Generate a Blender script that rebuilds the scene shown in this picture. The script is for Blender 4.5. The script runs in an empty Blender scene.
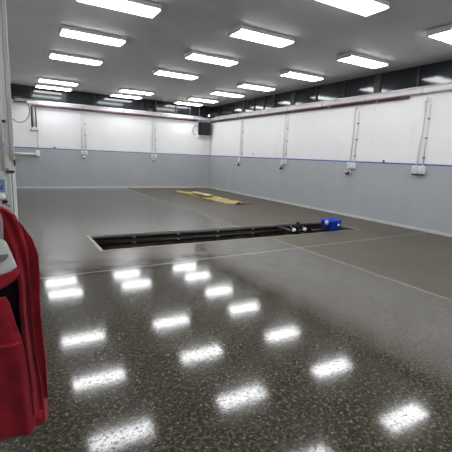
import bpy, bmesh, math, random
from mathutils import Vector, Matrix, noise

C = bpy.context.scene.collection
PI = math.pi
random.seed(7)

# ------------------------------------------------------------------ camera
YAW, PITCH, ROLL, FPX = 0.5244556, -0.1818614, -0.0437675, 376.2085
cam_d = bpy.data.cameras.new('camera')
cam = bpy.data.objects.new('camera', cam_d)
C.objects.link(cam)
fw = Vector((math.sin(YAW)*math.cos(PITCH), math.cos(YAW)*math.cos(PITCH), math.sin(PITCH)))
rt = Vector((math.cos(YAW), -math.sin(YAW), 0))
dn = -rt.cross(fw)
r2 = math.cos(ROLL)*rt + math.sin(ROLL)*dn
d2 = -math.sin(ROLL)*rt + math.cos(ROLL)*dn
cam.matrix_world = Matrix(((r2.x, -d2.x, -fw.x, 0), (r2.y, -d2.y, -fw.y, 0), (r2.z, -d2.z, -fw.z, 1.6), (0, 0, 0, 1)))
cam_d.sensor_width = 36
cam_d.sensor_fit = 'HORIZONTAL'
cam_d.lens = 36*FPX/452
cam_d.clip_start = 0.05
bpy.context.scene.camera = cam

# ------------------------------------------------------------------ world, exposure
w = bpy.data.worlds.new('world'); bpy.context.scene.world = w
w.use_nodes = True
w.node_tree.nodes['Background'].inputs[0].default_value = (0.6, 0.65, 0.7, 1)
w.node_tree.nodes['Background'].inputs[1].default_value = 0.05
vs = bpy.context.scene.view_settings
vs.view_transform = 'Standard'; vs.look = 'None'; vs.gamma = 1; vs.use_curve_mapping = False
vs.exposure = 0.0
LAMP = 17.0            # emission of the fluorescent diffusers

# ------------------------------------------------------------------ dimensions (metres)
XR, YB, XL, YF = 8.79, 17.20, -0.30, -4.0     # right wall, back wall, left wall, front wall
ZC = 4.0                                       # ceiling
ZL = 3.42                                      # top of the wall lining
ZB = 1.615                                     # top of the grey paint
PX0, PX1, PY0, PY1 = 1.25, 7.29, 6.18, 7.36    # inspection pit

# ------------------------------------------------------------------ materials
def mat(name, col, rough=0.5, metal=0.0, var=0.0, scale=6.0, bump=0.0, bscale=40.0, emit=None, spec=0.5, sheen=0.0, detail=4.0):
    m = bpy.data.materials.new(name); m.use_nodes = True
    nt = m.node_tree; b = nt.nodes['Principled BSDF']
    b.inputs['Base Color'].default_value = (*col, 1)
    b.inputs['Roughness'].default_value = rough
    b.inputs['Metallic'].default_value = metal
    b.inputs['Specular IOR Level'].default_value = spec
    if sheen: b.inputs['Sheen Weight'].default_value = sheen
    tc = nt.nodes.new('ShaderNodeTexCoord')
    if var:
        n = nt.nodes.new('ShaderNodeTexNoise'); n.inputs['Scale'].default_value = scale; n.inputs['Detail'].default_value = detail
        nt.links.new(tc.outputs['Object'], n.inputs['Vector'])
        r = nt.nodes.new('ShaderNodeValToRGB')
        r.color_ramp.elements[0].position = 0.3; r.color_ramp.elements[1].position = 0.7
        r.color_ramp.elements[0].color = (*[c*(1-var) for c in col], 1)
        r.color_ramp.elements[1].color = (*[min(1, c*(1+var)) for c in col], 1)
        nt.links.new(n.outputs['Fac'], r.inputs['Fac']); nt.links.new(r.outputs['Color'], b.inputs['Base Color'])
    if bump:
        n2 = nt.nodes.new('ShaderNodeTexNoise'); n2.inputs['Scale'].default_value = bscale; n2.inputs['Detail'].default_value = 3
        nt.links.new(tc.outputs['Object'], n2.inputs['Vector'])
        bp = nt.nodes.new('ShaderNodeBump'); bp.inputs['Strength'].default_value = bump; bp.inputs['Distance'].default_value = 0.01
        nt.links.new(n2.outputs['Fac'], bp.inputs['Height']); nt.links.new(bp.outputs['Normal'], b.inputs['Normal'])
    if emit:
        b.inputs['Emission Color'].default_value = (*emit[0], 1); b.inputs['Emission Strength'].default_value = emit[1]
    return m

M = {}
M['ceiling'] = mat('ceiling_sheet', (0.56, 0.56, 0.56), 0.6, var=0.05, scale=1.2)
M['dark_clad'] = mat('dark_gloss_cladding', (0.022, 0.025, 0.030), 0.10, var=0.25, scale=2)
M['dark_post'] = mat('dark_post', (0.012, 0.012, 0.014), 0.45)
M['pale_steel'] = mat('pale_steel', (0.36, 0.37, 0.39), 0.4, 0.5)
M['trunk'] = mat('trunking_grey', (0.55, 0.52, 0.53), 0.35, 0.2, var=0.1, scale=3)
M['trunk_lid'] = mat('trunking_lid', (0.60, 0.54, 0.57), 0.3, 0.1, var=0.06, scale=3)
M['maroon'] = mat('maroon_pipe', (0.115, 0.045, 0.065), 0.4, var=0.2, scale=5)
M['brown'] = mat('brown_pipe', (0.16, 0.10, 0.105), 0.45, var=0.2, scale=5)
M['white_pvc'] = mat('white_plastic', (0.72, 0.71, 0.68), 0.4)
M['cream_pvc'] = mat('cream_conduit', (0.66, 0.64, 0.59), 0.45)
M['box_white'] = mat('socket_white', (0.80, 0.80, 0.79), 0.35)
M['box_flap'] = mat('socket_flap', (0.62, 0.63, 0.64), 0.3)
M['black'] = mat('black_plastic', (0.010, 0.010, 0.011), 0.6, spec=0.25)
M['black_steel'] = mat('black_steel', (0.014, 0.013, 0.013), 0.32, 0.2, var=0.3, scale=8)
M['red_pl'] = mat('red_plastic', (0.22, 0.04, 0.04), 0.5)
M['dark_grey'] = mat('dark_grey_plastic', (0.035, 0.036, 0.040), 0.6, spec=0.3)
M['tape'] = mat('blue_tape', (0.055, 0.13, 0.42), 0.5, var=0.15, scale=4)
M['tape_pale'] = mat('pale_blue_tape', (0.22, 0.33, 0.60), 0.5, var=0.15, scale=4)
M['skirt'] = mat('pale_skirting', (0.56, 0.56, 0.55), 0.4, var=0.08, scale=5)
M['steel_edge'] = mat('steel_edging', (0.42, 0.41, 0.39), 0.35, 0.6, var=0.15, scale=6)
M['pit'] = mat('pit_concrete', (0.10, 0.074, 0.060), 0.3, var=0.6, scale=5, bump=0.3, bscale=30)
M['yellow'] = mat('yellow_sheet', (0.40, 0.31, 0.085), 0.45, var=0.35, scale=5)
M['tan'] = mat('tan_underside', (0.16, 0.11, 0.05), 0.6, var=0.2, scale=5)
M['whitesheet'] = mat('white_sheet', (0.44, 0.39, 0.24), 0.45, var=0.25, scale=8)
M['blue'] = mat('blue_plastic', (0.008, 0.055, 0.55), 0.35, var=0.15, scale=9)
M['white_gloss'] = mat('white_gloss', (0.8, 0.8, 0.8), 0.25)
M['red_cloth'] = mat('red_cloth', (0.25, 0.007, 0.016), 0.85, var=0.28, scale=14, bump=0.25, bscale=350, sheen=0.15, spec=0.2)
M['red_band'] = mat('red_band_cloth', (0.34, 0.014, 0.028), 0.7, var=0.12, scale=14, spec=0.25)
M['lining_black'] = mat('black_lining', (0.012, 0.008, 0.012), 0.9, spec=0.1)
M['lining_grey'] = mat('grey_lining', (0.30, 0.25, 0.28), 0.8, var=0.1, scale=10)
M['patch_white'] = mat('white_patch', (0.58, 0.59, 0.56), 0.5, var=0.07, scale=14)
M['patch_grey'] = mat('grey_print', (0.20, 0.20, 0.21), 0.5)
M['rubber'] = mat('grey_cable', (0.10, 0.10, 0.11), 0.5)
M['pier'] = mat('pier_paint', (0.82, 0.82, 0.80), 0.45, var=0.05, scale=5)
M['housing'] = mat('lamp_housing', (0.7, 0.7, 0.7), 0.4)
M['bulb'] = mat('lit_bulb', (0.8, 0.8, 0.8), 0.4, emit=((1, 1, 1), 2.0))
M['diff'] = mat('lamp_diffuser', (0.9, 0.9, 0.9), 0.4, emit=((0.95, 0.98, 1.0), LAMP))

def wall_material(name, along):
    """white upper coat, grey lower coat up to ZB; faint board joints and roller marks"""
    m = bpy.data.materials.new(name); m.use_nodes = True
    nt = m.node_tree; N = nt.nodes; L = nt.links; b = N['Principled BSDF']
    tc = N.new('ShaderNodeTexCoord'); sp = N.new('ShaderNodeSeparateXYZ'); L.new(tc.outputs['Object'], sp.inputs[0])
    gt = N.new('ShaderNodeMath'); gt.operation = 'GREATER_THAN'; gt.inputs[1].default_value = ZB
    L.new(sp.outputs['Z'], gt.inputs[0])
    n = N.new('ShaderNodeTexNoise'); n.inputs['Scale'].default_value = 1.6; n.inputs['Detail'].default_value = 5
    L.new(tc.outputs['Object'], n.inputs['Vector'])
    def ramp(c, v):
        r = N.new('ShaderNodeValToRGB'); r.color_ramp.elements[0].position = .3; r.color_ramp.elements[1].position = .7
        r.color_ramp.elements[0].color = (*[x*(1-v) for x in c], 1); r.color_ramp.elements[1].color = (*[x*(1+v) for x in c], 1)
        L.new(n.outputs['Fac'], r.inputs[0]); return r
    gr = ramp((0.395, 0.405, 0.425), .04); wh = ramp((0.82, 0.805, 0.81), .02)
    mx = N.new('ShaderNodeMix'); mx.data_type = 'RGBA'
    L.new(gt.outputs[0], mx.inputs[0]); L.new(gr.outputs[0], mx.inputs[6]); L.new(wh.outputs[0], mx.inputs[7])
    # board joints: every 1.22 m a hairline
    mod = N.new('ShaderNodeMath'); mod.operation = 'PINGPONG'; mod.inputs[1].default_value = 0.61
    L.new(sp.outputs[along], mod.inputs[0])
    lt = N.new('ShaderNodeMath'); lt.operation = 'LESS_THAN'; lt.inputs[1].default_value = 0.006; L.new(mod.outputs[0], lt.inputs[0])
    sc = N.new('ShaderNodeMath'); sc.operation = 'MULTIPLY'; sc.inputs[1].default_value = 0.12; L.new(lt.outputs[0], sc.inputs[0])
    mj = N.new('ShaderNodeMix'); mj.data_type = 'RGBA'; mj.inputs[7].default_value = (0.2, 0.2, 0.21, 1)
    L.new(sc.outputs[0], mj.inputs[0]); L.new(mx.outputs[2], mj.inputs[6]); L.new(mj.outputs[2], b.inputs['Base Color'])
    b.inputs['Roughness'].default_value = 0.55
    b.inputs['Specular IOR Level'].default_value = 0.3
    return m
M['wall_back'] = wall_material('wall_paint_back', 'X')
M['wall_side'] = wall_material('wall_paint_side', 'Y')

def floor_material():
    m = bpy.data.materials.new('power_floated_screed'); m.use_nodes = True
    nt = m.node_tree; N = nt.nodes; L = nt.links; b = N['Principled BSDF']
    tc = N.new('ShaderNodeTexCoord'); sp = N.new('ShaderNodeSeparateXYZ'); L.new(tc.outputs['Object'], sp.inputs[0])
    def math_(op, a, c=None):
        n = N.new('ShaderNodeMath'); n.operation = op
        for i, v in ((0, a), (1, c)):
            if v is None: continue
            if isinstance(v, (int, float)): n.inputs[i].default_value = v
            else: L.new(v, n.inputs[i])
        return n.outputs[0]
    def noise_(scale, detail=4, rough=.55, off=(0, 0, 0)):
        mp = N.new('ShaderNodeMapping'); mp.inputs['Location'].default_value = off; L.new(tc.outputs['Object'], mp.inputs[0])
        n = N.new('ShaderNodeTexNoise'); n.inputs['Scale'].default_value = scale; n.inputs['Detail'].default_value = detail; n.inputs['Roughness'].default_value = rough
        L.new(mp.outputs[0], n.inputs['Vector']); return n.outputs['Fac']
    def mixc(f, a, c):
        n = N.new('ShaderNodeMix'); n.data_type = 'RGBA'
        if isinstance(f, (int, float)): n.inputs[0].default_value = f
        else: L.new(f, n.inputs[0])
        for i, v in ((6, a), (7, c)):
            if isinstance(v, tuple): n.inputs[i].default_value = (*v, 1)
            else: L.new(v, n.inputs[i])
        return n.outputs[2]
    def smooth(v, lo, hi, a=0.0, c=1.0):
        n = N.new('ShaderNodeMapRange'); n.interpolation_type = 'SMOOTHSTEP'
        n.inputs[1].default_value = lo; n.inputs[2].default_value = hi; n.inputs[3].default_value = a; n.inputs[4].default_value = c
        L.new(v, n.inputs[0]); return n.outputs[0]
    X, Y = sp.outputs['X'], sp.outputs['Y']
    cross = math_('SUBTRACT', Y, math_('ADD', math_('MULTIPLY', X, 0.036), 5.04))   # >0 behind the cross joint
    right = math_('GREATER_THAN', X, 4.6)
    front = math_('LESS_THAN', cross, 0.0)
    big = noise_(0.7, 5); mid = noise_(3.5, 5, .6, (3, 1, 0)); fine = noise_(38, 4, .85)
    grey = mixc(smooth(big, .3, .7), (0.082, 0.073, 0.057), (0.114, 0.102, 0.081))
    brown = mixc(smooth(big, .3, .7), (0.074, 0.061, 0.043), (0.096, 0.080, 0.057))
    col = mixc(right, grey, brown)
    col = mixc(math_('MULTIPLY', smooth(mid, .5, .75), .25), col, (0.10, 0.095, 0.085))
    col = mixc(math_('MULTIPLY', smooth(fine, .45, .70), .45), col, (0.075, 0.068, 0.055))
    # ground floor in the wet front-left bay shows a brown aggregate
    front2 = math_('SUBTRACT', 1.0, smooth(math_('ADD', cross, math_('MULTIPLY', math_('SUBTRACT', mid, .5), 2.2)), .0, .8))
    wet = math_('MULTIPLY', front2, math_('SUBTRACT', 1.0, smooth(math_('ADD', X, math_('MULTIPLY', mid, 1.6)), 2.9, 5.2)))
    agg = mixc(smooth(fine, .51, .69), (0.026, 0.020, 0.011), (0.24, 0.195, 0.120))
    col = mixc(math_('MULTIPLY', wet, .95), col, agg)
    # joints with a pale filler, slightly wandering
    wob = math_('MULTIPLY', math_('SUBTRACT', noise_(1.2, 2, .5, (9, 4, 0)), .5), .03)
    j1 = math_('LESS_THAN', math_('ABSOLUTE', math_('ADD', math_('SUBTRACT', X, 4.6), wob)), 0.016)
    j2 = math_('LESS_THAN', math_('ABSOLUTE', math_('ADD', cross, wob)), 0.017)
    j = math_('MAXIMUM', j1, j2)
    col = mixc(math_('MULTIPLY', j, .75), col, (0.36, 0.34, 0.29))
    L.new(col, b.inputs['Base Color'])
    # gloss: wet bay smoothest, right-hand front bay dull
    rough = math_('ADD', math_('MULTIPLY', mid, .10), .12)
    rough = math_('SUBTRACT', rough, math_('MULTIPLY', wet, .075))
    rough = math_('ADD', rough, math_('MULTIPLY', right, .24))
    L.new(rough, b.inputs['Roughness'])
    L.new(math_('SUBTRACT', math_('SUBTRACT', .5, math_('MULTIPLY', right, .16)), math_('MULTIPLY', wet, .26)), b.inputs['Specular IOR Level'])
    b.inputs['IOR'].default_value = 1.5
    L.new(math_('MULTIPLY', wet, .55), b.inputs['Coat Weight'])
    b.inputs['Coat Roughness'].default_value = .080
    b.inputs['Coat IOR'].default_value = 1.45
    hc = N.new('ShaderNodeBump'); hc.inputs['Distance'].default_value = 0.004; hc.inputs['Strength'].default_value = .42
    L.new(smooth(noise_(40, 3, .7, (1, 3, 0)), .57, .68), hc.inputs['Height']); L.new(hc.outputs['Normal'], b.inputs['Coat Normal'])
    hn = N.new('ShaderNodeBump'); hn.inputs['Distance'].default_value = 0.004
    g = noise_(44, 2, .6, (2, 7, 0))
    hgt = math_('ADD', math_('MULTIPLY', smooth(g, .56, .66), .55), math_('MULTIPLY', noise_(11, 2, .5, (5, 2, 0)), .16))
    L.new(math_('ADD', math_('MULTIPLY', wet, .45), .06), hn.inputs['Strength'])
    L.new(hgt, hn.inputs['Height']); L.new(hn.outputs['Normal'], b.inputs['Normal'])
    return m
M['floor'] = floor_material()

# ------------------------------------------------------------------ mesh helpers
class MB:
    def __init__(s): s.bm = bmesh.new()
    def box(s, x0, x1, y0, y1, z0, z1, bev=0.0, rot=None, mi=0):
        b2 = bmesh.new()
        vs_ = [b2.verts.new((x, y, z)) for z in (z0, z1) for y in (y0, y1) for x in (x0, x1)]
        for f in ((0, 2, 3, 1), (4, 5, 7, 6), (0, 1, 5, 4), (2, 6, 7, 3), (0, 4, 6, 2), (1, 3, 7, 5)):
            b2.faces.new([vs_[i] for i in f])
        if bev: bmesh.ops.bevel(b2, geom=list(b2.edges), offset=bev, segments=2, affect='EDGES', profile=.5)
        if rot is not None: bmesh.ops.transform(b2, matrix=rot, verts=b2.verts)
        s._join(b2, mi); return s
    def _join(s, b2, mi=0, smooth=False):
        mp = {}
        for v in b2.verts: mp[v] = s.bm.verts.new(v.co)
        for f in b2.faces:
            try: nf = s.bm.faces.new([mp[v] for v in f.verts])
            except ValueError: continue
            nf.material_index = mi; nf.smooth = smooth or f.smooth
        b2.free()
    def tube(s, pts, r, n=10, closed=False, mi=0):
        pts = [Vector(p) for p in pts]; rings = []
        b2 = bmesh.new(); up = None
        for i, p in enumerate(pts):
            if closed: t = (pts[(i+1) % len(pts)] - pts[i-1]).normalized()
            else: t = (pts[min(i+1, len(pts)-1)] - pts[max(i-1, 0)]).normalized()
            if up is None:
                up = Vector((0, 0, 1)) if abs(t.z) < .9 else Vector((1, 0, 0))
            a = t.cross(up).normalized(); bvec = a.cross(t).normalized(); up = bvec
            rr = r[i] if isinstance(r, (list, tuple)) else r
            rings.append([b2.verts.new(p + rr*(math.cos(2*PI*k/n)*a + math.sin(2*PI*k/n)*bvec)) for k in range(n)])
        m = len(rings)
        for i in range(m if closed else m-1):
            A, B = rings[i], rings[(i+1) % m]
            for k in range(n):
                f = b2.faces.new((A[k], A[(k+1) % n], B[(k+1) % n], B[k])); f.smooth = True
        if not closed:
            b2.faces.new(rings[0][::-1]); b2.faces.new(rings[-1])
        bmesh.ops.recalc_face_normals(b2, faces=b2.faces)
        s._join(b2, mi); return s
    def lathe(s, prof, axis=Vector((0, 0, 1)), at=(0, 0, 0), n=20, mi=0):
        """prof: (radius, distance along axis)"""
        axis = Vector(axis).normalized(); u = axis.orthogonal().normalized(); v = axis.cross(u)
        b2 = bmesh.new(); at = Vector(at); rings = []
        for r, h in prof:
            rings.append([b2.verts.new(at + axis*h + max(r, 1e-4)*(math.cos(2*PI*k/n)*u + math.sin(2*PI*k/n)*v)) for k in range(n)])
        for A, B in zip(rings, rings[1:]):
            for k in range(n):
                f = b2.faces.new((A[k], A[(k+1) % n], B[(k+1) % n], B[k])); f.smooth = True
        b2.faces.new(rings[0][::-1]); b2.faces.new(rings[-1])
        bmesh.ops.recalc_face_normals(b2, faces=b2.faces)
        s._join(b2, mi); return s
    def build(s, name, m, parent=None, loc=None):
        me = bpy.data.meshes.new(name); s.bm.to_mesh(me); s.bm.free()
        for mm in (m if isinstance(m, (list, tuple)) else [m]): me.materials.append(mm)
        o = bpy.data.objects.new(name, me); C.objects.link(o)
        if parent is not None: o.parent = parent
        if loc is not None: o.location = loc
        return o

def tag(o, label, cat, group=None):
    o['label'] = label; o['category'] = cat
    if group: o['group'] = group
    return o
def thing(name, label, cat, loc, rz=0.0, group=None):
    o = bpy.data.objects.new(name, None); C.objects.link(o)
    o.empty_display_size = .1; o.location = loc; o.rotation_euler = (0, 0, rz)
    return tag(o, label, cat, group)
def struct(name, mb, m):
    o = mb.build(name, m); o['kind'] = 'structure'; return o
def copy_tree(o, parent=None):
    c = o.copy(); C.objects.link(c)
    if parent is not None: c.parent = parent
    for ch in list(o.children): copy_tree(ch, c)
    return c

# ================================================================== SETTING
fb = MB()
T = -0.12
for (x0, x1, y0, y1) in ((XL-.4, XR+.3, YF-.2, PY0), (XL-.4, PX0, PY0, PY1), (PX1, XR+.3, PY0, PY1), (XL-.4, XR+.3, PY1, YB+.4)):
    fb.box(x0, x1, y0, y1, T, 0)
struct('floor', fb, M['floor'])
pb = MB()
pb.box(PX0-.12, PX1+.12, PY1, PY1+.12, -1.5, T-.001); pb.box(PX0-.12, PX1+.12, PY0-.12, PY0, -1.5, T-.001)
pb.box(PX0-.12, PX0, PY0, PY1, -1.5, T-.001); pb.box(PX1, PX1+.12, PY0, PY1, -1.5, T-.001)
struct('wall_pit', pb, M['pit'])
struct('floor_pit', MB().box(PX0-.12, PX1+.12, PY0-.12, PY1+.12, -1.6, -1.5), M['pit'])
struct('ceiling', MB().box(XL-.4, XR+.5, YF-.2, YB+.6, ZC, ZC+.1), M['ceiling'])
struct('wall_back', MB().box(XL-.4, XR+.3, YB, YB+.10, 0, ZL), M['wall_back'])
struct('wall_right', MB().box(XR, XR+.10, YF, YB, 0, ZL), M['wall_side'])
struct('wall_left', MB().box(XL-.10, XL, YF, YB, 0, ZC), M['wall_side'])
struct('wall_front', MB().box(XL-.1, XR+.1, YF-.1, YF, 0, ZC), M['wall_back'])
struct('wall_back_upper', MB().box(XL-.4, XR+.5, YB+.10, YB+.2, ZL-.2, ZC), M['dark_clad'])
struct('wall_right_upper', MB().box(XR+.10, XR+.2, YF, YB+.1, ZL-.2, ZC), M['dark_clad'])
# pier standing in front of the left wall, nearer the camera
PIER = 5.5
struct('wall_pier', MB().box(XL, 0.066, PIER, PIER+.35, 0, ZC, .006), M['pier'])
# skirting, paint-line tape, corner bead
struct('baseboard_back', MB().box(XL, XR, YB-.014, YB, 0, .075, .003), M['skirt'])
struct('baseboard_right', MB().box(XR-.014, XR, YF, YB-.014, 0, .075, .003), M['skirt'])
struct('trim_1', MB().box(XL, XR, YB-.004, YB, ZB-.012, ZB+.020), M['tape'])
struct('trim_2', MB().box(XR-.004, XR, YF, YB, ZB-.014, ZB+.022), M['tape'])
struct('trim_3', MB().box(XR-.05, XR-.014, YB-.05, YB-.014, .075, ZB, .006), M['skirt'])
# steel angle round the pit mouth
sb = MB()
e = .035
sb.box(PX0-e, PX0+.02, PY0-e, PY1+e, -.06, .004); sb.box(PX1-.02, PX1+e, PY0-e, PY1+e, -.06, .004)
sb.box(PX0, PX1, PY0-.02, PY0+.01, -.06, .004); sb.box(PX0, PX1, PY1-.01, PY1+.02, -.06, .004)
struct('trim_4', sb, [M['steel_edge']])
# posts in the dark cladding above the lining
n_trim = 5
for y in (16.4, 15.2, 14.3, 13.45, 12.75, 12.1, 11.0, 9.8, 8.6, 7.4, 6.2):
    wide = .11 if y in (14.3, 11.0, 7.4) else .035
    struct('trim_%d' % n_trim, MB().box(XR+.07, XR+.098, y-wide, y+wide, ZL, ZC), M['dark_post']); n_trim += 1
for x in (0.9, 2.1, 3.3, 5.35, 5.6, 7.0):
    wide = .09 if x in (2.1, 5.35) else .03
    struct('trim_%d' % n_trim, MB().box(x-wide, x+wide, YB+.07, YB+.098, ZL, ZC), M['dark_post']); n_trim += 1

# ================================================================== CEILING LIGHTS
def make_lamp():
    t = thing('ceiling_light', '', 'ceiling light', (0, 0, 0))
    MB().box(-.62, .62, -.22, .22, .025, .10, .01).build('housing', M['housing'], t)
    d = MB()
    for s in (-.107, .107):
        d.box(-.60, .60, s-.10, s+.10, 0.0, .026, .012)
    d.build('diffuser', M['diff'], t)
    for s in (-.628, .628):
        MB().box(s-.008, s+.008, -.225, .225, -.003, .10, .004).build('end_cap', M['housing'], t)
    return t
lamp0 = make_lamp()
rows = {16.6: (1, 1, 1), 15.1: (1, 1, 1), 13.0: (0, 0, 1), 11.05: (1, 1, 1), 8.75: (1, 1, 1), 6.6: (1, 1, 1), 4.4: (1, 1, 1), 2.2: (1, 1, 1), 0.0: (1, 1, 1), -2.2: (1, 1, 1)}
cols = (1.66, 4.45, 7.32)
colname = ('left row', 'middle row', 'right row')
first = True
ordw = ['hard against the back wall', 'second from the back wall', 'third from the back wall', 'fourth from the back wall', 'fifth from the back wall', 'sixth from the back wall', 'seventh from the back wall', 'eighth from the back wall', 'ninth from the back wall', 'tenth from the back wall']
for ci, x in enumerate(cols):
    k = 0
    for y in sorted(rows, reverse=True):
        if not rows[y][ci]: continue
        o = lamp0 if first else copy_tree(lamp0); first = False
        o.location = (x, y, 3.895)
        o['label'] = 'lit fluorescent ceiling light in the %s, %s' % (colname[ci], ordw[k]); o['group'] = 'ceiling lights'
        k += 1

# ================================================================== TRUNKING AND PIPES ALONG THE TOP OF THE WALLS
def hlabel(o, l, c, g=None): return tag(o, l, c, g)
t = thing('cable_trunking', 'pale grey cable trunking along the top of the back wall', 'trunking', (0.25, YB-.002, 3.30), 0, 'cable trunkings')
MB().box(0, 8.42, -.09, 0, 0, .12, .006).build('body', M['trunk'], t)
MB().box(0, 8.42, -.098, -.088, .02, .10, .003).build('lid', M['trunk_lid'], t)
for k in range(5):
    MB().box(.8+1.7*k, .86+1.7*k, -.102, 0, -.004, .124, .003).build('joint_cover', M['pale_steel'], t)
t = thing('cable_trunking', 'pale grey cable trunking along the top of the right wall', 'trunking', (XR-.002, 16.95, 3.30), -PI/2, 'cable trunkings')
MB().box(0, 15.5, -.09, 0, 0, .12, .006).build('body', M['trunk'], t)
MB().box(0, 15.5, -.098, -.088, .02, .10, .003).build('lid', M['trunk_lid'], t)
for k in range(9):
    MB().box(.8+1.7*k, .86+1.7*k, -.102, 0, -.004, .124, .003).build('joint_cover', M['pale_steel'], t)
def bend(p, q, r_, n=5):  # quarter bend from point p going +/-x to q going down
    return [(p[0]+(q[0]-p[0])*math.sin(k/n*PI/2), p[1], p[2]+(q[2]-p[2])*(1-math.cos(k/n*PI/2))) for k in range(n+1)]
# back wall pipes: run along the wall under the trunking, two turn down at the left
y_ = YB-.045
p1 = [(8.05, y_, 3.25)] + bend((.96, y_, 3.25), (.88, y_, 3.17), .08) + [(.88, y_, 2.415)]
o = MB().tube(p1, .026, 10).build('pipe', M['maroon'])
tag(o, 'maroon pipe under the back wall trunking, turning down at its left end', 'pipe')
for x in (1.8, 3.4, 5.0, 6.6):
    MB().box(x-.02, x+.02, YB-.08, YB-.002, 3.21, 3.29, .004).build('pipe_clip', M['pale_steel'], o)
y_ = YB-.13
p2 = [(8.05, y_, 3.28)] + bend((1.10, y_, 3.28), (1.02, y_, 3.20), .08) + [(1.02, y_, 2.425)]
o = MB().tube(p2, .024, 10).build('pipe', M['brown'])
tag(o, 'brown pipe in front of the back wall trunking with a left end turned down', 'pipe')
o = MB().tube([(.95, YB-.03, 3.22), (.95, YB-.03, 2.46)], .026, 10).build('pipe', M['white_pvc'])
tag(o, 'short white upright pipe between the two turned-down dark pipes', 'pipe')
t = thing('end_box', 'small pale box where the turned-down pipes end on the back wall', 'junction box', (.97, YB, 2.30))
MB().box(-.13, .13, -.09, 0, 0, .11, .008).build('body', M['white_pvc'], t)
MB().box(-.11, .11, -.10, -.088, .015, .095, .004).build('lid', M['box_flap'], t)
o = MB().tube([(XR-.045, 17.05, 3.25), (XR-.045, 6.3, 3.25)], .030, 10).build('pipe', M['maroon'])
tag(o, 'maroon pipe running under the right wall trunking', 'pipe')
for k in range(6):
    y = 16.0-1.75*k
    MB().box(XR-.08, XR-.002, y-.02, y+.02, 3.21, 3.29, .004).build('pipe_clip', M['pale_steel'], o)
o = MB().tube([(XR-.125, 16.9, 3.275), (XR-.125, 6.5, 3.275)], .020, 10).build('pipe', M['brown'])
tag(o, 'thin brown pipe in front of the right wall trunking', 'pipe')
o = MB().tube([(.6, YB-.05, 3.449), (8.3, YB-.05, 3.449)], .022, 8).build('pipe', M['white_pvc'])
tag(o, 'white pipe lying on top of the back wall trunking', 'pipe')
o = MB().tube([(XR-.05, 16.6, 3.449), (XR-.05, 4.0, 3.449)], .022, 8).build('pipe', M['white_pvc'])
tag(o, 'white pipe lying on top of the right wall trunking', 'pipe')
o = MB().tube([(5.95, YB-.045, 3.47), (5.95, YB-.045, ZC)], .045, 10).build('pipe', M['maroon'])
tag(o, 'short maroon riser between back wall trunking and ceiling', 'pipe')
for k, x in enumerate((7.65, 8.15)):
    o = MB().tube([(x, YB-.05, 3.46), (x, YB-.05, ZC)], .010, 6).build('hanger_rod', M['pale_steel'])
    tag(o, ['thin steel rod above the back trunking, the one farther from the corner', 'thin steel rod above the back trunking, the one beside the corner'][k], 'rod', 'trunking hanger rods')
# lower-left horizontal pipe and the thin conduit that feeds it
o = MB().tube([(XL+.01, YB-.05, 1.375), (.98, YB-.05, 1.375)], .042, 12).build('pipe', M['white_pvc'])
tag(o, 'thick white horizontal pipe on the grey back wall at far left', 'pipe')
MB().box(.97, 1.10, YB-.10, YB, 1.29, 1.53, .008).build('end_fitting', M['box_white'], o)
o = MB().tube([(1.06, YB-.03, 2.30), (1.06, YB-.03, 1.53)], .014, 8).build('conduit', M['cream_pvc'])
tag(o, 'thin cream conduit from the turned-down pipes to the horizontal white pipe', 'conduit')
t = thing('junction_box', 'dark grey box high on the back wall at the left end of the trunking', 'junction box', (.30, YB-.108, 3.33))
MB().box(0, .42, -.16, 0, 0, .14, .01).build('body', M['dark_grey'], t)
MB().box(.03, .39, -.17, -.158, .015, .125, .005).build('lid', M['pale_steel'], t)

# ================================================================== SOCKET DROPS
def conduit(loc, rz, x_top, x_bot, z_top, z_bot, m, label, clips, kink=None):
    t = thing('conduit', label, 'conduit', loc, rz, 'socket conduits')
    pts = [(x_bot, -.022, z_bot)]
    if kink: pts += [(x_bot, -.022, kink[0]), (x_top, -.022, kink[1])]
    pts.append((x_top, -.022, z_top))
    MB().tube(pts, .014, 8).build('tube', m, t)
    for z in clips:
        MB().box(x_top-.022, x_top+.022, -.042, 0, z-.014, z+.014, .004).build('clip', M['dark_grey'] if m is M['white_pvc'] else M['cream_pvc'], t)
    return t
def socket_box(loc, rz, x0, z0, wd, ht, label, under=0):
    t = thing('socket_box', label, 'socket', loc, rz, 'wall sockets')
    MB().box(x0, x0+wd, -.08, 0, z0, z0+ht, .010).build('body', M['box_white'], t)
    MB().box(x0+.018, x0+wd-.018, -.094, -.078, z0+.03, z0+ht-.02, .008).build('flap', M['box_flap'], t)
    MB().tube([(x0+wd/2, -.022, z0+ht-.002), (x0+wd/2, -.022, z0+ht+.03)], .020, 8).build('gland', M['cream_pvc'], t)
    for k in range(under):
        MB().lathe([(.024, 0), (.026, .035), (.018, .04), (.018, .01)], (0, -.35, -1), (x0+wd*(k+.5)/under, -.045, z0+.006), 12).build('outlet', M['black'], t)
    return t
def industrial_socket(loc, rz, x, z, body, label):
    t = thing('industrial_socket', label, 'socket', loc, rz, 'wall sockets')
    MB().box(x-.06, x+.06, -.05, 0, z, z+.10, .010).build('back_box', M['box_white'], t)
    MB().lathe([(.052, 0), (.060, .03), (.060, .085), (.052, .095), (.044, .095), (.042, .05)], (0, -.75, -.65), (x, -.035, z+.045), 16).build('collar', body, t)
    MB().lathe([(.041, 0), (.041, .012), (.0, .013)], (0, -.75, -.65), (x, -.085, z+.002), 16).build('face', M['black'], t)
    MB().box(x-.05, x+.05, -.135, -.115, z+.01, z+.06, .006).build('lid', M['box_flap'], t)
    return t

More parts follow.
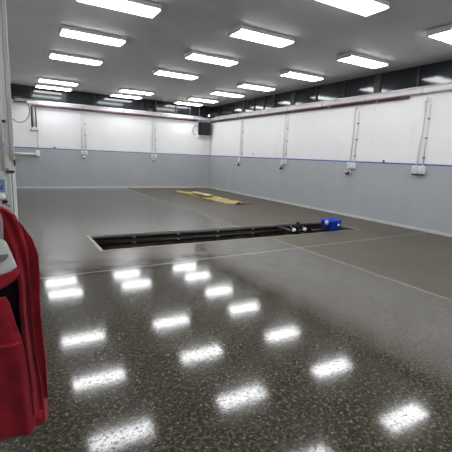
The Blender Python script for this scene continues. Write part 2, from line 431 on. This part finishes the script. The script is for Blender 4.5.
drops = [  # place phrase, loc, rz, lower socket, kink
    ('back wall left', (2.80, YB, 0), 0.0, 'white', None),
    ('back wall right', (5.88, YB, 0), 0.0, 'white', None),
    ('right wall nearest the corner', (XR, 14.14, 0), -PI/2, 'dark', None),
    ('right wall second from the corner', (XR, 11.12, 0), -PI/2, 'dark', None),
    ('right wall third from the corner', (XR, 7.92, 0), -PI/2, 'red', None),
    ('right wall nearest the camera', (XR, 5.79, 0), -PI/2, None, (2.1, 2.35)),
]
for ph, loc, rz, low, kink in drops:
    zb = 1.42
    ztop = 3.10 if ph.startswith('right wall third') or kink else 3.21
    single = 'nearest the corner' in ph
    conduit(loc, rz, -.04 if kink else -.07, -.07, ztop, zb+.17, M['cream_pvc'],
            'plain cream conduit down to the sockets, %s' % ph, (2.0, 2.9) if not kink else (2.9,), kink)
    conduit(loc, rz, .075, .075, ztop-.06, zb+.17, M['white_pvc'],
            'white conduit with dark clips down to the sockets, %s' % ph, (1.78, 2.25, 2.7))
    if ztop < 3.2:
        t = thing('conduit_box', 'small white box at the head of the cream conduit, %s' % ph, 'junction box', (loc[0], loc[1], ztop), rz)
        xx = -.04 if kink else -.07
        MB().box(xx-.045, xx+.045, -.05, 0, 0, .08, .008).build('body', M['box_white'], t)
        MB().tube([(xx, -.022, .08), (xx, -.022, .115)], .012, 8).build('gland', M['cream_pvc'], t)
    if kink:
        socket_box(loc, rz, -.165, zb-.03, .155, .19, 'left box of the white socket pair, %s' % ph, 2)
        socket_box(loc, rz, .005, zb-.03, .155, .19, 'right box of the white socket pair, %s' % ph, 2)
    else:
        socket_box(loc, rz, -.145, zb, .135, .165, 'left box of the white socket pair, %s' % ph)
        if not single: socket_box(loc, rz, .005, zb, .135, .165, 'right box of the white socket pair, %s' % ph)
    if low:
        m_ = {'white': M['box_white'], 'dark': M['dark_grey'], 'red': M['red_pl']}[low]
        x_ = -.005 if low == 'white' else -.10
        industrial_socket(loc, rz, x_, zb-.14, m_, '%s round socket below the white boxes, %s' % ({'white': 'white', 'dark': 'dark', 'red': 'red'}[low], ph))

# bits of blue tape left above the paint line
for (loc, rz, l) in (((1.66, YB, ZB+.026), 0, 'scrap of blue tape above the paint line at the left of the back wall'),
                     ((XR, 13.2, ZB+.11), -PI/2, 'scrap of blue tape above the paint line near the corner on the right wall'),
                     ((XR, 6.86, ZB+.022), -PI/2, 'scrap of blue tape on the paint line between the last two right wall sockets')):
    o = MB().box(-.035, .035, -.006, 0, 0, .06, .002).build('tape_scrap', M['tape'], None, loc)
    o.rotation_euler = (0, 0, rz); tag(o, l, 'tape')

# ================================================================== HEATER, LAMP AND CABLE IN THE CORNER
t = thing('fan_heater', 'black louvred heater box hung under the trunking in the back corner', 'heater', (8.11, YB, 2.60))
MB().box(0, .54, -.36, -.06, 0, .60, .012).build('casing', M['black'], t)
MB().box(.035, .505, -.372, -.355, .035, .565, .004).build('grille_frame', M['dark_grey'], t)
for k in range(8):
    MB().box(-.225, .225, -.014, .002, -.005, .005, rot=Matrix.Translation((.27, -.372, .075+.064*k)) @ Matrix.Rotation(.6, 4, 'X')).build('louvre', M['black_steel'], t)
for x in (.1, .44):
    MB().box(x-.02, x+.02, -.10, 0, .60, .66, .003).build('bracket', M['pale_steel'], t)
lp = [(8.09, YB-.12, 2.98)]
for k in range(1, 15):
    a = PI*.5 + k/14*PI*1.05
    lp.append((8.02+.20*math.cos(a)*(1 if a < 4 else .9), YB-.06, 2.80+.22*math.sin(a)))
o = MB().tube(lp, .011, 8).build('cable', M['rubber'])
tag(o, 'grey cable looping beside the black heater', 'cable')
t = thing('flood_light', 'small lit lamp standing on the trunking above the black heater', 'lamp', (8.62, YB-.18, 3.44))
MB().tube([(0, .1, 0), (0, .1, .16), (0, 0, .16)], .014, 8).build('bracket', M['pale_steel'], t)
MB().lathe([(.03, 0), (.05, .05), (.065, .08), (.0, .082)], (-.4, -.85, -.3), (0, .02, .12), 16).build('shade', M['dark_grey'], t)
MB().lathe([(.04, 0), (.045, .02), (.02, .04), (0, .042)], (-.4, -.85, -.3), (-.03, -.045, .095), 16).build('bulb', M['bulb'], t)

# ================================================================== THINGS ON THE PIER
t = thing('cable_tray', 'white perforated cable tray rising up the edge of the near pier', 'cable tray', (.032, PIER, 1.42))
hb = MB()
hb.box(-.032, -.026, -.022, 0, 0, 2.58); hb.box(.026, .032, -.022, 0, 0, 2.58)
zz = 0.0; i = 0
while zz < 2.55:
    hb.box(-.027, .027, -.008, -.004, zz, zz+.022); zz += .042; i += 1
hb.box(-.006, .006, -.008, -.004, 0, 2.57)
hb.build('tray', M['white_pvc'], t)
rnd = random.Random(3)
for q in range(3):
    pts = [(-.014+.013*q+rnd.uniform(-.006, .006), -.014, .02+.16*k) for k in range(16)]
    MB().tube(pts, .0045, 6).build('cable', (M['pale_steel'], M['white_pvc'], M['cream_pvc'])[q], t)
o = MB().tube([(-.055, PIER-.022, 1.33), (-.055, PIER-.022, ZC)], .02, 10).build('conduit', M['white_pvc'])
tag(o, 'thick white conduit rising on the near pier left of the cable tray', 'conduit')
o = MB().tube([(-.12, PIER-.02, 1.1), (-.12, PIER-.02, ZC)], .018, 10).build('conduit', M['box_flap'])
tag(o, 'grey conduit rising on the near pier at the picture edge', 'conduit')
t = thing('conduit_clamp', 'small dark clamp on the white conduit of the near pier', 'clamp', (-.030, PIER, 1.895))
MB().box(-.018, .02, -.05, 0, 0, .03, .005).build('strap', M['dark_grey'], t)
MB().box(.012, .032, -.03, 0, .006, .024, .003).build('lug', M['pale_steel'], t)
t = thing('door_latch', 'grey bar latch on the near pier below the cable tray', 'latch', (.0, PIER, 1.285))
MB().box(-.04, .055, -.045, 0, 0, .03, .006).build('bar', M['dark_grey'], t)
MB().box(-.045, -.005, -.035, 0, .025, .06, .005).build('catch', M['pale_steel'], t)
t = thing('cover_strip', 'white cover strip down the edge of the near pier below the latch', 'cover strip', (.03, PIER, .05))
MB().box(-.034, -.012, -.03, 0, 0, 1.22, .004).build('strip', M['box_white'], t)
MB().box(-.004, .034, -.024, 0, 0, 1.22, .004).build('strip', M['box_white'], t)
MB().box(-.012, -.004, -.008, 0, 0, 1.22).build('groove', M['dark_grey'], t)
t = thing('door_catch', 'small black catch beside the cable tray on the near pier', 'catch', (.062, PIER, 1.375))
MB().box(-.008, .010, -.04, 0, 0, .075, .004).build('plate', M['black'], t)
MB().box(-.004, .006, -.052, -.038, .02, .05, .003).build('tongue', M['dark_grey'], t)
o = MB().box(-.30, -.083, PIER-.005, PIER, 1.585, 1.655).build('tape_strip', M['tape']); tag(o, 'dark blue tape strip across the near pier', 'tape')
o = MB().box(-.075, -.035, PIER-.046, PIER-.040, 1.60, 1.65).build('tape_strip', M['tape_pale']); tag(o, 'pale blue tape wrapped over the white conduit on the near pier', 'tape')
t = thing('notice', 'blue and white sticker on the near pier above the red jacket', 'sticker', (-.095, PIER, 1.04))
MB().box(-.09, .04, -.006, 0, 0, .16, .002).build('backing', M['tape_pale'], t)
MB().box(-.08, .015, -.009, -.005, .03, .085, .001).build('blue_block', M['tape'], t)
MB().box(-.08, -.0, -.009, -.005, .11, .15, .001).build('blue_block', M['tape'], t)
t = thing('round_fitting', 'round white fitting with a black rim on the near pier', 'fitting', (-.10, PIER, .99))
MB().lathe([(.05, 0), (.05, .012), (.02, .02), (.02, .045), (.04, .055), (.045, .075), (.03, .09), (0, .092)], (0, -1, 0), (0, 0, 0), 18).build('knob', M['white_gloss'], t)
MB().lathe([(.055, 0), (.055, .008), (0, .009)], (0, -1, 0), (0, 0, -.0), 18).build('rim', M['black'], t)
t = thing('door_chain', 'small black hook and chain on the near pier just over the red jacket', 'chain', (-.07, PIER, .90))
MB().box(-.03, .03, -.012, 0, 0, .04, .004).build('plate', M['black'], t)
for k in range(4):
    c = [(-.02+.022*k+.014*math.cos(a), -.02, -.012*k+.009*math.sin(a)) for a in [2*PI*j/10 for j in range(10)]]
    MB().tube(c, .003, 6, closed=True).build('link', M['black_steel'], t)
# cable loop hanging from the tray in front of the back wall
lp = []
for k in range(29):
    a = math.radians(110 - k/28*255)
    lp.append((0.145+.115*math.cos(a)*1.0, PIER+.06, 2.07+.155*math.sin(a)))
lp = [(.06, PIER+.06, 2.21)] + lp + [(.06, PIER+.06, 1.97)]
o = MB().tube(lp, .0045, 8).build('cable', M['rubber'])
tag(o, 'thin grey cable hanging in a loop beside the near pier', 'cable')

# ================================================================== PIT FURNITURE
for k, (z, r, l) in enumerate(((-.055, .030, 'upper'), (-.165, .034, 'lower'))):
    o = MB().tube([(PX0+.03, PY1-.055, z), (PX1-.03, PY1-.055, z)], r, 12).build('rail', M['black_steel'])
    tag(o, 'black pipe rail along the far wall of the pit, the %s one' % l, 'rail', 'pit rails')
    for x in (2.1, 3.05, 4.0, 4.95, 6.1):
        MB().box(x-.03, x+.03, PY1-.10, PY1, z-.012, z+.012, .004).build('bracket', M['steel_edge'], o)
# pit jack
t = thing('pit_jack', 'black pit jack with two round white pads straddling the pit', 'jack', (5.70, 6.62, -.03))
MB().box(-.06, .06, -.41, .59, -.05, .0, .008).build('cross_beam', M['black_steel'], t)
MB().box(-.22, .22, -.14, -.02, .0, .04, .008).build('saddle', M['black_steel'], t)
MB().lathe([(.035, 0), (.035, .12), (.028, .12), (.028, .16), (.05, .165), (.05, .185), (0, .186)], (0, 0, 1), (0, -.06, .04), 16).build('ram', M['black'], t)
MB().box(-.05, .05, -.10, -.02, -.25, -.05, .01).build('cylinder_box', M['black'], t)
for s in (-1, 1):
    MB().lathe([(.034, 0), (.043, .02), (.043, .05), (.036, .065), (0, .07)], (-.25, -1, .25), (s*.16, -.10, .055), 18).build('pad', M['white_gloss'], t)
    MB().box(s*.16-.03, s*.16+.03, -.10, -.02, .04, .11, .006).build('pad_bracket', M['black_steel'], t)
# two beams carrying the tub
for k, y in enumerate((6.50, 6.76)):
    o = MB().box(PX1-.98, PX1-.02, y-.05, y+.05, -.115, -.062, .006).build('steel_beam', M['black_steel'])
    tag(o, ['black steel beam under the near side of the blue tub', 'black steel beam under the far side of the blue tub'][k], 'beam')
t = thing('plastic_tub', 'blue plastic tub standing in the right end of the pit', 'tub', (6.86, 6.66, -.060))
b2 = bmesh.new()
def ring(hw, hd, z, n=28):
    out = []
    for k in range(n):
        a = 2*PI*k/n; c, s_ = math.cos(a), math.sin(a)
        out.append(b2.verts.new((hw*math.copysign(abs(c)**.45, c), hd*math.copysign(abs(s_)**.45, s_), z)))
    return out
prof = [(.20, .14, 0), (.215, .155, .015), (.232, .168, .20), (.242, .178, .21), (.242, .178, .235), (.230, .168, .24), (.21, .15, .232)]
rs = [ring(*p) for p in prof]
for A, B in zip(rs, rs[1:]):
    for k in range(28):
        f = b2.faces.new((A[k], A[(k+1) % 28], B[(k+1) % 28], B[k])); f.smooth = True
b2.faces.new(rs[0][::-1]); b2.faces.new(rs[-1])
mb = MB(); mb._join(b2); mb.build('body', M['blue'], t)
mb = MB(); mb.box(-.20, .20, -.145, .145, .232, .256, .01); mb.build('lid', M['blue'], t)
MB().tube([(-.10, 0, .252), (-.09, 0, .275), (.09, 0, .275), (.10, 0, .252)], .010, 8).build('handle', M['blue'], t)
MB().lathe([(.035, 0), (.035, .012), (0, .013)], (0, -1, .1), (.08, -.160, .13), 16).build('label', M['white_gloss'], t)
t = thing('spray_can', 'small can with a white cap beside the blue tub', 'can', (6.57, 6.53, -.060))
MB().lathe([(.04, 0), (.042, .01), (.042, .17), (.028, .19), (.0, .191)], (0, 0, 1), (0, 0, 0), 18).build('body', M['black'], t)
MB().lathe([(.044, .16), (.044, .23), (.03, .255), (.0, .256)], (0, 0, 1), (0, 0, 0), 18).build('cap', M['white_gloss'], t)

# ================================================================== YELLOW SHEET ON THE FLOOR
def crumpled(name, path, m, hgt, seed, n_u=64, n_v=14, loc=(0, 0, 0), th=.012, lift=.012):
    """path: (x, y, half_width) along its length"""
    bm = bmesh.new(); g = []
    for i in range(n_u+1):
        u = i/n_u*(len(path)-1); k = min(int(u), len(path)-2); f = u-k
        x = path[k][0]*(1-f)+path[k+1][0]*f; y = path[k][1]*(1-f)+path[k+1][1]*f; hw = path[k][2]*(1-f)+path[k+1][2]*f
        row = []
        for j in range(n_v+1):
            v = j/n_v*2-1
            n1 = noise.noise(Vector((x*1.7+seed, y*1.7, v*1.3+seed))); n2 = noise.noise(Vector((y*6.0, v*3.2+seed, seed)))
            edge = 1-abs(v)**4
            z = lift+max(0, (abs(n1)*1.5+abs(n2)*.8)*hgt)*edge + hgt*.35*edge
            row.append(bm.verts.new((x+v*hw*(1+.25*n1)-loc[0], y+.10*n2-loc[1], z-loc[2])))
        g.append(row)
    for i in range(n_u):
        for j in range(n_v):
            f = bm.faces.new((g[i][j], g[i+1][j], g[i+1][j+1], g[i][j+1])); f.smooth = (i+j) % 3 != 0
    me = bpy.data.meshes.new(name); bm.to_mesh(me); bm.free(); me.materials.append(m)
    o = bpy.data.objects.new(name, me); C.objects.link(o); o.location = loc
    sd = o.modifiers.new('thickness', 'SOLIDIFY'); sd.thickness = th; sd.offset = -1
    return o
o = crumpled('crumpled_sheet', [(6.30, 15.3, .08), (6.55, 14.6, .22), (6.74, 13.4, .28), (6.80, 12.2, .36), (6.82, 11.4, .38), (6.88, 10.95, .26)], M['yellow'], .050, 2.3, loc=(6.7, 13, 0))
tag(o, 'long crumpled yellow sheet lying on the floor near the back corner', 'sheet')
o = crumpled('crumpled_sheet', [(6.55, 14.1, .10), (6.66, 13.6, .17), (6.66, 13.0, .16), (6.62, 12.6, .07)], M['whitesheet'], .05, 7.1, 36, 10, loc=(6.6, 13.4, 0), lift=.095)
tag(o, 'crumpled off-white sheet lying on the yellow sheet', 'sheet')
o = crumpled('board_strip', [(6.02, 15.0, .05), (6.20, 14.3, .06), (6.26, 12.9, .06), (6.22, 11.9, .05)], M['tan'], .02, 4.4, 30, 4, loc=(6.2, 13.3, 0))
tag(o, 'narrow brown strip along the near edge of the yellow sheet', 'strip')
o = MB().tube([(7.25, 11.0, .012), (7.3, 10.9, .012), (7.42, 10.95, .012), (7.38, 11.1, .012), (7.5, 11.15, .012)], .011, 8).build('cord', M['tan'])
tag(o, 'short cord scrap at the right end of the yellow sheet', 'cord')

# ================================================================== RED JACKET ON A HOOK
t = thing('coat_hook', 'dark steel coat hook on the left wall holding the red jacket', 'hook', (XL, 1.42, 1.38))
MB().box(0, .012, -.03, .03, 0, .14, .003).build('plate', M['dark_grey'], t)
MB().tube([(.01, 0, .08), (.10, 0, .065), (.19, 0, .06), (.215, 0, .075), (.222, 0, .10)], .009, 10).build('arm', M['pale_steel'], t)

JY = 1.42
jk = thing('jacket', 'red jacket with a white patch hanging in deep folds at the left edge', 'jacket', (-.08, JY, .62))
JO = Vector((-.08, JY, .62))
def loft(name, rows_, m, y0, depth, folds=0, amp=0.0, n=72, seed=0.0, conv=None, parent=jk, exp=.75):
    """rows_: (z, x_left, x_right); closed cloth body with vertical folds running to the hook"""
    bm = bmesh.new(); rings = []; zs = [r[0] for r in rows_]
    steps = 60
    def samp(z):
        for (a, b_) in zip(rows_, rows_[1:]):
            if a[0] >= z >= b_[0]:
                f = (a[0]-z)/(a[0]-b_[0]); f2 = f*f*(3-2*f)*.35+f*.65
                return a[1]+(b_[1]-a[1])*f2, a[2]+(b_[2]-a[2])*f2
        return rows_[-1][1], rows_[-1][2]
    for i in range(steps+1):
        z = zs[0]+(zs[-1]-zs[0])*i/steps
        xl, xr = samp(z); c = (xl+xr)/2; hw = (xr-xl)/2; ringv = []
        fr = i/steps
        d = depth*(.45+.55*min(1, fr*2.5))*(min(1, hw/.05))
        for k in range(n):
            a = 2*PI*k/n
            ca, sa = math.cos(a), math.sin(a)
            px = c+hw*math.copysign(abs(ca)**exp, ca)
            py = d*math.copysign(abs(sa)**exp, sa)
            if folds:
                q = noise.noise(Vector((a*1.1+seed, z*1.6, seed)))
                fold = math.sin(a*folds+2.4*q+seed+z*2.0)+.5*math.sin(a*folds*1.9+3*q+seed*2)
                k_ = amp*min(1, .25+fr*1.6)*abs(sa)**.5
                py += fold*k_*(1 if sa > 0 else 1)
            ringv.append(bm.verts.new((px-JO.x, y0+py-JO.y, z-JO.z)))
        rings.append(ringv)
    for A, B in zip(rings, rings[1:]):
        for k in range(n):
            f = bm.faces.new((A[k], A[(k+1) % n], B[(k+1) % n], B[k])); f.smooth = True
    bm.faces.new(rings[0]); bm.faces.new(rings[-1][::-1])
    bmesh.ops.recalc_face_normals(bm, faces=bm.faces)
    me = bpy.data.meshes.new(name); bm.to_mesh(me); bm.free(); me.materials.append(m)
    o = bpy.data.objects.new(name, me); C.objects.link(o); o.parent = parent
    return o
# main cloth
loft('body', [(1.408, -.072, -.025), (1.40, -.116, -.011), (1.383, -.156, .003), (1.351, -.184, .020), (1.315, -.204, .042),
    (1.275, -.221, .060), (1.237, -.234, .070), (1.175, -.248, .070), (1.101, -.258, .068), (1.024, -.268, .068), (.946, -.279, .072),
    (.853, -.286, .076), (.699, -.288, .082), (.60, -.288, .082)], M['red_cloth'], JY+.01, .055, 7, .012, seed=1.3)
# sleeve hanging in front of the body, its folds running down from the hook
loft('sleeve', [(1.416, -.047, -.018), (1.39, -.045, .011), (1.338, -.030, .026), (1.278, -.012, .038), (1.211, .001, .041), (1.143, .006, .040),
    (1.073, .004, .039), (1.002, .006, .041), (.917, .008, .046), (.793, .010, .059), (.70, .012, .061)], M['red_cloth'], 1.33, .026, 4, .010, seed=4.1)
loft('sleeve_fold', [(1.365, .012, .020), (1.352, .015, .029), (1.303, .030, .056), (1.251, .040, .070), (1.181, .043, .072), (1.111, .045, .069), (1.038, .046, .069),
    (.964, .047, .073), (.868, .049, .079), (.72, .05, .08)], M['red_cloth'], 1.362, .020, 2, .004, seed=9.7)
cf = loft('cuff', [(.705, .008, .065), (.70, .006, .067), (.655, .008, .066), (.65, .010, .064)], M['red_band'], 1.33, .030, 9, .002, seed=2.0)
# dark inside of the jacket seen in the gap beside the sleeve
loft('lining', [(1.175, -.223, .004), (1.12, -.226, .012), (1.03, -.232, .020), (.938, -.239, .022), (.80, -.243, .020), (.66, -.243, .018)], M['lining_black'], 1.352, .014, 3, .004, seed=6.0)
loft('collar_lining', [(1.402, -.081, -.029), (1.378, -.088, -.025), (1.335, -.095, -.026), (1.30, -.102, -.029)], M['lining_grey'], 1.312, .012, 0, 0, seed=3.0)
# lower front panel with its hem seam
fl = loft('front_panel', [(1.135, -.219, -.030), (1.112, -.225, -.021), (1.055, -.233, -.010), (.983, -.242, .006), (.933, -.250, .016), (.832, -.262, .026), (.686, -.272, .032), (.64, -.272, .032)], M['red_cloth'], 1.315, .020, 3, .008, seed=5.5)
loft('hem_seam', [(.985, -.244, .008), (.982, -.245, .0085), (.976, -.246, .009), (.973, -.246, .008)], M['red_band'], 1.315, .024, 3, .008, seed=5.5)
# red band and the white patch above it
loft('band', [(1.238, -.195, .010), (1.217, -.199, .015), (1.193, -.203, .0), (1.177, -.204, -.023), (1.167, -.205, -.044)], M['red_band'], 1.302, .014, 2, .003, seed=8.0)
wp = loft('white_patch', [(1.326, -.18, -.028), (1.318, -.183, -.020), (1.305, -.185, -.015), (1.272, -.19, -.005), (1.243, -.194, .004), (1.236, -.195, .004), (1.225, -.196, -.009), (1.214, -.196, -.045)], M['patch_white'], 1.290, .012, 0, 0, seed=1.0)
gs = loft('grey_stripe', [(1.283, -.136, -.016), (1.276, -.139, -.017), (1.268, -.142, -.022), (1.258, -.147, -.042)], M['patch_grey'], 1.276, .003, 0, 0, parent=wp)
hk = loft('hook_loop', [(1.44, -.086, -.070), (1.405, -.088, -.068)], M['lining_black'], JY+.01, .006)
